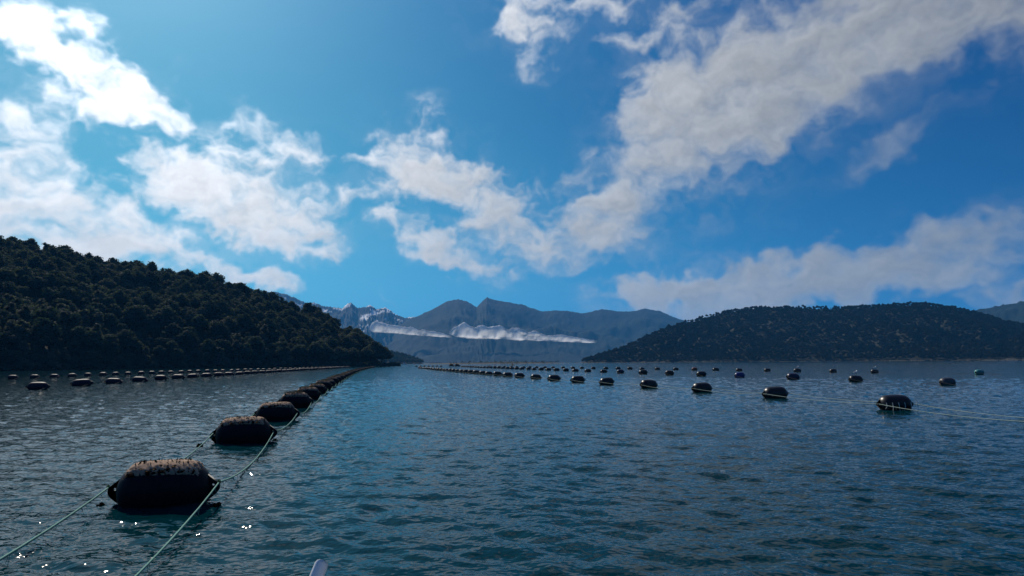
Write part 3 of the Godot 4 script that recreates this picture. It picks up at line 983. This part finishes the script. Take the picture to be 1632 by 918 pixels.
# ---------------------------------------------------------------- low cloud lying in the valley
func cloud_bank(label: String, a: Vector3, b: Vector3, thick: float, deep: float, count: int, solid: float, sd: int, even := false) -> void:
	var r := RandomNumberGenerator.new(); r.seed = sd
	var nz := FastNoiseLite.new(); nz.seed = sd; nz.frequency = 1.0 / (thick * 0.9); nz.fractal_octaves = 4
	var m := MB.new()
	nz.noise_type = FastNoiseLite.TYPE_SIMPLEX_SMOOTH; nz.frequency = 1.0 / (thick * 0.8); nz.fractal_octaves = 4; nz.fractal_gain = 0.5
	var nu := 40
	for j in count:
		var t := float(j) / (count - 1)
		var body := sin(PI * (0.04 + 0.92 * t)) if even else pow(1.0 - t * 0.94, 0.62) * smoothstep(-0.015, 0.09, t)
		var c := a.lerp(b, t)
		for q in nu:
			var an := TAU * q / nu
			var d := Vector3(0, sin(an), cos(an))
			var box := Vector3(0, signf(d.y) * pow(absf(d.y), 0.5), signf(d.z) * pow(absf(d.z), 0.5))
			var p := c + box * Vector3(1, thick * 0.5 * body * (1.0 if d.y > 0.0 else 0.42), deep * 0.5 * body)
			var puff := nz.get_noise_3dv(p)
			p += d * puff * thick * 0.22 * minf(body * 1.5, 1.0) * (1.0 if d.y > -0.2 else 0.35)
			# thins out towards the edges and underneath; back made clear so sun brightens front
			var al := solid * smoothstep(-0.25, 0.40, d.z) * smoothstep(-1.0, -0.15, d.y) * smoothstep(0.0, 0.05, t) * smoothstep(1.0, 0.93, t)
			m.vert(p, d, Color(0.98, 0.98, 0.98, clampf(al * (1.0 + puff * 0.8), 0.0, 1.0)))
	m.grid(0, nu, count, true)
	m.smooth_normals()
	var cm := StandardMaterial3D.new()
	cm.albedo_color = Color(1, 1, 1, 1)
	cm.vertex_color_use_as_albedo = true
	cm.transparency = BaseMaterial3D.TRANSPARENCY_ALPHA
	cm.roughness = 1.0
	cm.specular_mode = BaseMaterial3D.SPECULAR_DISABLED
	cm.backlight_enabled = true
	cm.backlight = Color(1, 1, 1)
	tag(put("cloud", m.mesh(cm)), label, "cloud", "", "stuff")

func make_clouds() -> void:
	cloud_bank("long white cloud lying before the twin-peaked mountain", Vector3(-430, 196, -4290), Vector3(560, 128, -4260), 140.0, 110.0, 300, 1.0, 3)
	cloud_bank("pale cloud hanging below the snowy far range", Vector3(-985, 236, -4400), Vector3(-400, 172, -4350), 104.0, 100.0, 170, 0.75, 7)

func make_rows() -> void:
	var grime := FastNoiseLite.new(); grime.seed = 40; grime.frequency = 0.02; grime.fractal_octaves = 5
	var gt := NoiseTexture2D.new(); gt.width = 256; gt.height = 256; gt.seamless = true; gt.noise = grime
	var ramp := Gradient.new()
	ramp.offsets = PackedFloat32Array([0.0, 0.55, 0.8, 1.0]); ramp.colors = PackedColorArray([Color(0.75, 0.75, 0.78), Color(0.85, 0.85, 0.88), Color(1, 1, 1), Color(1, 1, 1)])
	gt.color_ramp = ramp
	var skins := {}
	for s in [["dusty", Color(0.009, 0.008, 0.012), 0.55], ["black", Color(0.010, 0.010, 0.012), 0.36], ["navy", Color(0.010, 0.011, 0.050), 0.35], ["blue", Color(0.012, 0.026, 0.16), 0.35], ["violet", Color(0.018, 0.016, 0.034), 0.58],
			["orange", Color(0.20, 0.05, 0.025), 0.5], ["turquoise", Color(0.04, 0.26, 0.24), 0.45], ["grey", Color(0.06, 0.065, 0.075), 0.45], ["brown", Color(0.035, 0.024, 0.020), 0.5]]:
		var m := mat(s[1], s[2], 0.25 if s[0] == "dusty" else 0.30 if s[0] == "violet" else 0.42)
		m.albedo_texture = gt; m.uv1_scale = Vector3(1.5, 2, 1)
		skins[s[0]] = m
	var crust := mat(Color(1, 1, 1), 0.95, 0.25)
	crust.vertex_color_use_as_albedo = true
	var body := float_body(0.7)
	var lugs := [lug(-1.0), lug(1.0)]
	var crusts := [growth(0, 3).mesh(crust), growth(0, 14).mesh(crust), growth(1, 25).mesh(crust), growth(1, 36).mesh(crust)]
	var meshes := {}
	for s in skins: meshes[s] = [body.mesh(skins[s]), (lugs[0] as MB).mesh(skins[s]), (lugs[1] as MB).mesh(skins[s])]
	var rope_pale := mat(Color(0.10, 0.26, 0.21), 0.8, 0.3)
	var rope_white := mat(Color(0.22, 0.29, 0.27), 0.8, 0.3)
	var rope_dark := mat(Color(0.05, 0.055, 0.06), 0.8, 0.3)
	# each row: near floats as surveyed, then a middle and a last one; spacing along the rest
	var rows := [
		{"near": [[-4.87, -9.3], [-6.65, -16.29], [-8.09, -22.46], [-9.57, -28.82], [-11.11, -35.45], [-12.77, -42.66]], "mid": Vector2(-38.7, -165.0), "last": Vector2(-61.3, -287.8), "step": 6.4, "skin": "dusty", "rope": rope_pale, "r": 0.012, "row": "the weed-topped left channel row", "lead": Vector2(-1.78, -7.1)},
		{"near": [[14.61, -25.1], [13.46, -33.59], [11.78, -40.73], [9.92, -47.66], [7.91, -54.98], [6.14, -61.55], [4.34, -68.42], [2.67, -74.95], [0.86, -82.19], [-0.68, -88.51], [-2.19, -94.81], [-3.7, -101.19]], "mid": Vector2(-18.3, -165.8), "last": Vector2(-33.7, -236.2), "step": 6.0, "skin": "black", "rope": rope_white, "r": 0.0095, "row": "the white-roped right channel row", "lead": Vector2(-0.9, -8.3)},
		{"near": [[32.71, -49.2], [30.73, -58.53], [28.66, -66.75], [26.3, -75.64], [24.19, -83.62], [22.07, -91.79], [20, -99.94], [17.92, -108.36], [16.15, -115.71], [14.27, -123.65], [12.6, -130.86]], "mid": Vector2(-5.2, -213.0), "last": Vector2(-23.3, -302.3), "step": 7.0, "skin": "black", "rope": rope_dark, "r": 0.011, "row": "the middle right row", "lead": Vector2(-2.0, -9.0)},
		{"near": [[58.08, -81.23], [52.51, -94.65], [49.83, -101.42], [47.22, -108.16], [44.77, -114.64], [42.21, -121.5], [39.86, -127.87], [37.49, -134.37], [35.21, -140.69], [32.78, -147.47], [30.52, -153.83], [28.65, -159.11], [26.66, -164.77]], "mid": Vector2(8.3, -217.8), "last": Vector2(-9.7, -271.0), "step": 7.0, "skin": "black", "rope": rope_dark, "r": 0.011, "row": "the outermost right row", "lead": Vector2(-5.0, -12.0)},
		{"near": [[-38, -52.31], [-40.11, -60.8], [-41.71, -68.26], [-43.07, -75.35], [-44.29, -82.14], [-45.37, -88.55], [-46.33, -94.49], [-47.33, -100.87], [-48.34, -107.44], [-49.21, -113.21], [-50.24, -120.08]], "mid": Vector2(-64.95, -219.9), "last": Vector2(-79.12, -314.2), "step": 5.6, "skin": "violet", "rope": rope_dark, "r": 0.011, "row": "the glossy row before the left hill", "lead": Vector2(-1.9, -8.0)},
		{"near": [[-70.69, -92.27], [-71.94, -98.2], [-72.95, -103.86], [-73.74, -109.16], [-74.38, -114.24], [-74.9, -119.28], [-75.28, -123.64], [-75.61, -128.24], [-75.91, -133.28], [-76.11, -137.6], [-76.27, -141.59], [-76.4, -145.72]], "mid": Vector2(-77.4, -215.0), "last": Vector2(-79.9, -296.5), "step": 5.2, "skin": "violet", "rope": rope_dark, "r": 0.011, "row": "the row closest under the left hill", "lead": Vector2(-1.2, -6.0)},
	]
	var special := {"2/0": "grey", "2/2": "navy", "2/3": "blue", "2/5": "brown", "2/7": "navy", "3/0": "turquoise", "3/7": "orange", "3/11": "brown"}
	var looks := {"dusty": "black", "black": "black", "navy": "dark navy", "blue": "blue", "violet": "glossy purplish black", "orange": "rust orange", "turquoise": "turquoise", "grey": "grey", "brown": "brownish"}
	for ri in rows.size():
		var row: Dictionary = rows[ri]
		var at := []
		for p in row.near: at.append(Vector2(p[0], p[1]))
		var a: Vector2 = at[-1]
		var m0: Vector2 = row.mid; var z: Vector2 = row.last
		var ctrl := m0 * 2.0 - (a + z) * 0.5
		var total := a.distance_to(m0) + m0.distance_to(z)
		var n := int(total / row.step)
		for k in range(1, n + 1):
			var t := (float(k) + (rng.randf_range(-0.11, 0.11) if k < n else 0.0)) / n
			at.append(a * (1 - t) * (1 - t) + ctrl * 2.0 * t * (1 - t) + z * t * t)
		var left := []; var right := []
		for k in at.size():
			var d: Vector2 = (at[mini(k + 1, at.size() - 1)] - at[maxi(k - 1, 0)]).normalized()
			if k == 0: d = (at[1] - at[0]).normalized()
			var ax := Vector2(-d.y, d.x)                              # to the right when looking along the row
			var yaw := -atan2(ax.y, ax.x) + rng.randf_range(-0.11, 0.11)
			var skin: String = special.get("%d/%d" % [ri, k], row.skin)
			var o := thing("float", Vector3(at[k].x, RIDE + rng.randf_range(-0.05, 0.04), at[k].y), Vector3(rng.randf_range(-0.08, 0.08), yaw, rng.randf_range(-0.06, 0.06) if k > 0 else 0.0))
			var big := rng.randf_range(0.95, 1.06) if k > 0 else 0.96
			o.scale = Vector3(big * (1.22 if ri == 4 else 1.0), big, big)
			put("body", meshes[skin][0], o)
			put("lug", meshes[skin][1], o)
			put("lug", meshes[skin][2], o)
			var extra := ""
			if ri == 0:
				var c := put("growth", crusts[[0, 1, 0, 2, 3][k] if k < 5 else 2 + rng.randi() % 2], o)
				c.set_meta("kind", "stuff")
				if k >= 5: c.rotation.y = 0.0 if rng.randf() < 0.5 else PI
				extra = " with brown growth"
			tag(o, "%s float%s, %s along %s" % [looks[skin], extra, ordinal(k + 1), row.row], "float", "floats of " + row.row)
			var off := Vector3(ax.x, 0, ax.y) * 0.70
			var up := Vector3(0, RIDE + 0.02, 0)
			right.append(Vector3(at[k].x, 0, at[k].y) + off + up)
			left.append(Vector3(at[k].x, 0, at[k].y) - off + up)
		# ropes, one on each side; they come in from before the first float
		var lead := Vector3(row.lead.x, 0, row.lead.y)
		for s in 2:
			var ends: Array = left if s == 0 else right
			ends.push_front(ends[0] - lead)
			ends.push_front(ends[0] - lead + Vector3(0, -0.6, 0))
			var rm := rope_line(ends, row.r, [0.20, 0.16, 0.22, 0.14, 0.20] if ri == 0 else [0.11, 0.15, 0.09] if ri == 1 else [0.38, 0.42, 0.36])
			var side: String = "far" if (s == 0) == (ri in [0, 4, 5]) else "near"
			tag(put("rope", rm.mesh(row.rope)), "thin rope on the %s side of %s" % ["channel" if side == "near" else "outer", row.row], "rope", "ropes of the float rows")
	# a last short row far off between the two channel rows
	for k in 7:
		var o := thing("float", Vector3(-52.0 + k * 2.3, RIDE, -352.0 + k * 0.6), Vector3(0, rng.randf_range(0.2, 0.5), 0))
		put("body", meshes["grey"][0], o); put("lug", meshes["grey"][1], o); put("lug", meshes["grey"][2], o)
		tag(o, "tiny pale grey float, %s from the left in the short far row" % ordinal(k + 1), "float", "floats of the short far row")

func make_small_things() -> void:
	# clumps of weed breaking the surface beside the first floats
	var weed := mat(Color(1, 1, 1), 0.7, 0.4)
	weed.vertex_color_use_as_albedo = true
	var clump := MB.new()
	for k in 9: ball(clump, Vector3(rng.randf_range(-0.13, 0.13), rng.randf_range(-0.05, 0.05), rng.randf_range(-0.1, 0.1)), Vector3(0.05, 0.055, 0.05) * rng.randf_range(0.7, 1.5), Color(0.03, 0.028, 0.02), 7, 5, 0.25)
	for k in 7:
		var a := rng.randf() * TAU; var q := rng.randf() * 0.14
		var b := Vector3(cos(a) * q, -0.12, sin(a) * q)
		var h := rng.randf_range(0.13, 0.26)
		tube(clump, [b, b + Vector3(rng.randf_range(-0.05, 0.05), h * 0.6, 0), b + Vector3(rng.randf_range(-0.10, 0.10), h, rng.randf_range(-0.08, 0.08))], [0.014, 0.012, 0.004], 5, Color(0.035, 0.032, 0.022) * rng.randf_range(0.7, 1.6))
	var cm := clump.mesh(weed)
	var where := [[-5.61, -9.08, "by the left end of the first weed-topped float"], [-7.4, -15.6, "by the left end of the second weed-topped float"], [-6.0, -16.6, "by the right end of the second weed-topped float"], [-4.02, -9.03, "by the right end of the first weed-topped float"]]
	for w in where:
		var o := put("seaweed_clump", cm)
		o.position = Vector3(w[0], 0, w[1]); o.rotation.y = rng.randf() * TAU
		o.scale = Vector3.ONE * rng.randf_range(0.35, 0.6)
		tag(o, "dark seaweed clump breaking the surface " + w[2], "seaweed", "seaweed clumps by the weed-topped row")
	# lashings that hang from the rope under the first white-roped float
	var white := mat(Color(0.55, 0.58, 0.56), 0.8, 0.3)
	for k in 6:
		var m := MB.new()
		var l := rng.randf_range(0.22, 0.34)
		tube(m, [Vector3.ZERO, Vector3(0.02, -l * 0.5, 0.01), Vector3(0.04 * (k % 3 - 1), -l, 0)], [0.012, 0.011, 0.006], 5)
		var o := put("lashing", m.mesh(white))
		var t := -0.62 + k * 0.25
		o.position = Vector3(14.61 + t * 0.99, 0.30, -25.1 - t * 0.12 + 0.44)
		tag(o, "short white lashing hanging before the first white-roped float, %s from the left" % ordinal(k + 1), "lashing", "lashings on the white rope")
	# gulls
	var gm := gull()
	for g in [[30.73, -58.53, "second float of the middle right row"], [52.51, -94.65, "second float of the outermost right row"], [47.22, -108.16, "fourth float of the outermost right row"]]:
		var o := put("gull", gm)
		o.scale = Vector3.ONE * 1.15; o.position = Vector3(g[0], RIDE + RAD - 0.01, g[1]); o.rotation.y = rng.randf_range(-0.8, 0.8)
		tag(o, "white and grey gull standing on the " + g[2], "gull", "gulls standing on floats")
	# two rafts with pale covered loads
	var hullm := mat(Color(0.02, 0.022, 0.026), 0.6); var tarp := mat(Color(0.46, 0.48, 0.50), 0.8, 0.3); var plank := mat(Color(0.16, 0.14, 0.12), 0.9, 0.2)
	for k in 2:
		var o := thing("raft", [Vector3(-34.7, 0, -370.3), Vector3(-31.0, 0, -365.9)][k], Vector3(0, 0.3 * k, 0))
		for s in [-1, 1]:
			var m := MB.new()
			tube(m, [Vector3(-1.5, 0.16, s * 0.8), Vector3(-1.35, 0.16, s * 0.8), Vector3(1.35, 0.16, s * 0.8), Vector3(1.5, 0.16, s * 0.8)], [0.12, 0.3, 0.3, 0.12], 10, Color.WHITE, true)
			put("pontoon", m.mesh(hullm), o)
		var dk := MB.new()
		tube(dk, [Vector3(-1.4, 0.52, 0), Vector3(1.4, 0.52, 0)], [1.1, 1.1], 4, Color.WHITE, true)
		for q in dk.v.size(): dk.v[q].y = 0.52 + signf(dk.v[q].y - 0.52) * 0.05
		put("deck", dk.mesh(plank), o)
		var ld := MB.new()
		ball(ld, Vector3(-0.35, 0.75, 0), Vector3(0.95, 0.72, 0.8), Color.WHITE, 12, 8, 0.08)
		ball(ld, Vector3(0.6, 0.7, 0.1), Vector3(0.6, 0.5, 0.6), Color.WHITE, 12, 8, 0.08)
		put("covered_load", ld.mesh(tarp), o)
		tag(o, "small dark raft with a pale heaped load, %s of the far pair" % ["left one", "right one"][k], "raft", "pair of far rafts")
	# marker buoy and pole
	var buoy := thing("marker_buoy", Vector3(-0.1, 0, -394.1))
	var bm := MB.new()
	lathe(bm, [[-0.5, 0.3], [-0.1, 0.7], [0.35, 0.72], [0.6, 0.5], [0.75, 0.2]], 16)
	put("body", bm.mesh(mat(Color(0.75, 0.75, 0.75), 0.5)), buoy)
	var tm := MB.new()
	lathe(tm, [[0.7, 0.22], [1.2, 0.16], [1.5, 0.12], [1.52, 0.02]], 12)
	put("mast", tm.mesh(mat(Color(0.45, 0.03, 0.02), 0.5)), buoy)
	tag(buoy, "white marker buoy with a red mast beyond the right rows", "buoy")
	var pm := MB.new()
	tube(pm, [Vector3(0, -0.6, 0), Vector3(0.05, 2.2, 0)], [0.12, 0.09], 8, Color.WHITE, true)
	var pole := put("pole", pm.mesh(mat(Color(0.6, 0.6, 0.58), 0.6)))
	pole.position = Vector3(-4.5, 0, -454.5)
	tag(pole, "thin pale pole standing in the far water left of the marker buoy", "pole")
	# far launch under the headland
	var boat := thing("motor_boat", Vector3(-150.0, 0, -905.0), Vector3(0, 0.3, 0))
	put("hull", hull(7.0, 2.4, 1.1).mesh(mat(Color(0.6, 0.62, 0.64), 0.5)), boat)
	var cab := BoxMesh.new(); cab.size = Vector3(2.4, 1.3, 1.7)
	var cb := put("cabin", cab, boat)
	cb.position = Vector3(-0.6, 1.7, 0); cb.material_override = mat(Color(0.7, 0.7, 0.7), 0.5)
	var rf := BoxMesh.new(); rf.size = Vector3(2.7, 0.12, 1.95)
	var rb := put("roof", rf, boat)
	rb.position = Vector3(-0.6, 2.41, 0); rb.material_override = mat(Color(0.3, 0.3, 0.32), 0.5)
	tag(boat, "tiny pale motor boat under the small far headland", "boat")

func lathe(m: MB, pr: Array, seg: int) -> void:                      # rows of [height, radius]
	var first := m.v.size()
	for j in pr.size():
		var a: Array = pr[maxi(j - 1, 0)]; var b: Array = pr[mini(j + 1, pr.size() - 1)]
		for k in seg:
			var an := TAU * k / seg
			m.vert(Vector3(cos(an) * pr[j][1], pr[j][0], sin(an) * pr[j][1]), Vector3(cos(an) * (b[0] - a[0]), a[1] - b[1], sin(an) * (b[0] - a[0])).normalized())
	m.grid(first, seg, pr.size(), true)

func gull() -> ArrayMesh:
	var m := MB.new()
	var white := Color(0.78, 0.78, 0.77); var grey := Color(0.30, 0.32, 0.35)
	# one skin from tail to beak
	var sp := [[-0.27, 0.155, 0.006], [-0.20, 0.16, 0.028], [-0.10, 0.165, 0.062], [0.0, 0.175, 0.082], [0.08, 0.195, 0.075], [0.13, 0.235, 0.050], [0.15, 0.275, 0.042], [0.175, 0.305, 0.043], [0.20, 0.305, 0.032], [0.225, 0.295, 0.013], [0.27, 0.285, 0.004]]
	for j in sp.size():
		for k in 12:
			var a := TAU * k / 12.0
			var c := grey if (sin(a) > 0.25 and j < 5) else white
			if j >= 9: c = Color(0.6, 0.35, 0.05)
			m.vert(Vector3(sp[j][0], sp[j][1] + sin(a) * sp[j][2], cos(a) * sp[j][2]), Vector3(0, sin(a), cos(a)), c)
	m.grid(0, 12, sp.size(), true)
	for s in [-1, 1]:
		tube(m, [Vector3(0.0, 0.11, s * 0.03), Vector3(0.01, 0.05, s * 0.03), Vector3(0.0, 0.0, s * 0.03)], [0.010, 0.006, 0.006], 5, Color(0.5, 0.25, 0.1))
	m.smooth_normals()
	var g := mat(Color(1, 1, 1), 0.8, 0.3)
	g.vertex_color_use_as_albedo = true
	return m.mesh(g)

func hull(l: float, w: float, h: float) -> MB:                       # bow towards +x, gunwale at h
	var m := MB.new()
	var nu := 18; var nv := 9
	for j in nu:
		var t := float(j) / (nu - 1)
		var half := w * 0.5 * (1.0 - pow(maxf(t - 0.35, 0.0) / 0.65, 2.2) * 0.98)
		var x := (t - 0.5) * l
		for k in nv:
			var s := 2.0 * k / (nv - 1) - 1.0
			var depth := -0.4 + (h + 0.4) * pow(absf(s), 1.7) + 0.25 * t * t * absf(s)
			m.vert(Vector3(x, depth, s * half), Vector3.UP)
	m.grid(0, nv, nu)
	# deck and transom
	var first := m.v.size()
	for j in nu:
		var t := float(j) / (nu - 1)
		var half := w * 0.5 * (1.0 - pow(maxf(t - 0.35, 0.0) / 0.65, 2.2) * 0.98) * 0.98
		for k in 2: m.vert(Vector3((t - 0.5) * l, h - 0.12, half * (2 * k - 1)), Vector3.UP)
	m.grid(first, 2, nu)
	var c := m.vert(Vector3(-0.5 * l, h * 0.5, 0), Vector3.LEFT)
	for k in nv - 1: m.tri(c, k, k + 1)
	m.smooth_normals()
	return m

func make_boat() -> void:
	# the boat the view is from: only the end of one rail post reaches into the picture
	var o := thing("work_boat", Vector3(-0.1, 0, 1.0), Vector3(0, PI / 2, 0))
	put("hull", hull(6.6, 2.5, 0.72).mesh(mat(Color(0.55, 0.57, 0.58), 0.5)), o)
	var metal := mat(Color(0.74, 0.74, 0.74), 0.42, 0.5, 0.15)
	var m := MB.new()
	var tip := Vector3(-0.545, 1.342, -1.924)
	var foot := Vector3(-0.80, 0.58, -1.66)
	var d := (tip - foot).normalized()
	tube(m, [foot, foot.lerp(tip, 0.5), tip - d * 0.012, tip - d * 0.004, tip, tip + d * 0.002], [0.0195, 0.0195, 0.0195, 0.0165, 0.010, 0.001], 28, Color.WHITE, true)
	var post := put("rail_post", m.mesh(metal), o)
	post.transform = o.transform.affine_inverse()
	tag(o, "work boat of which one bare metal rail post shows at the bottom edge", "boat")
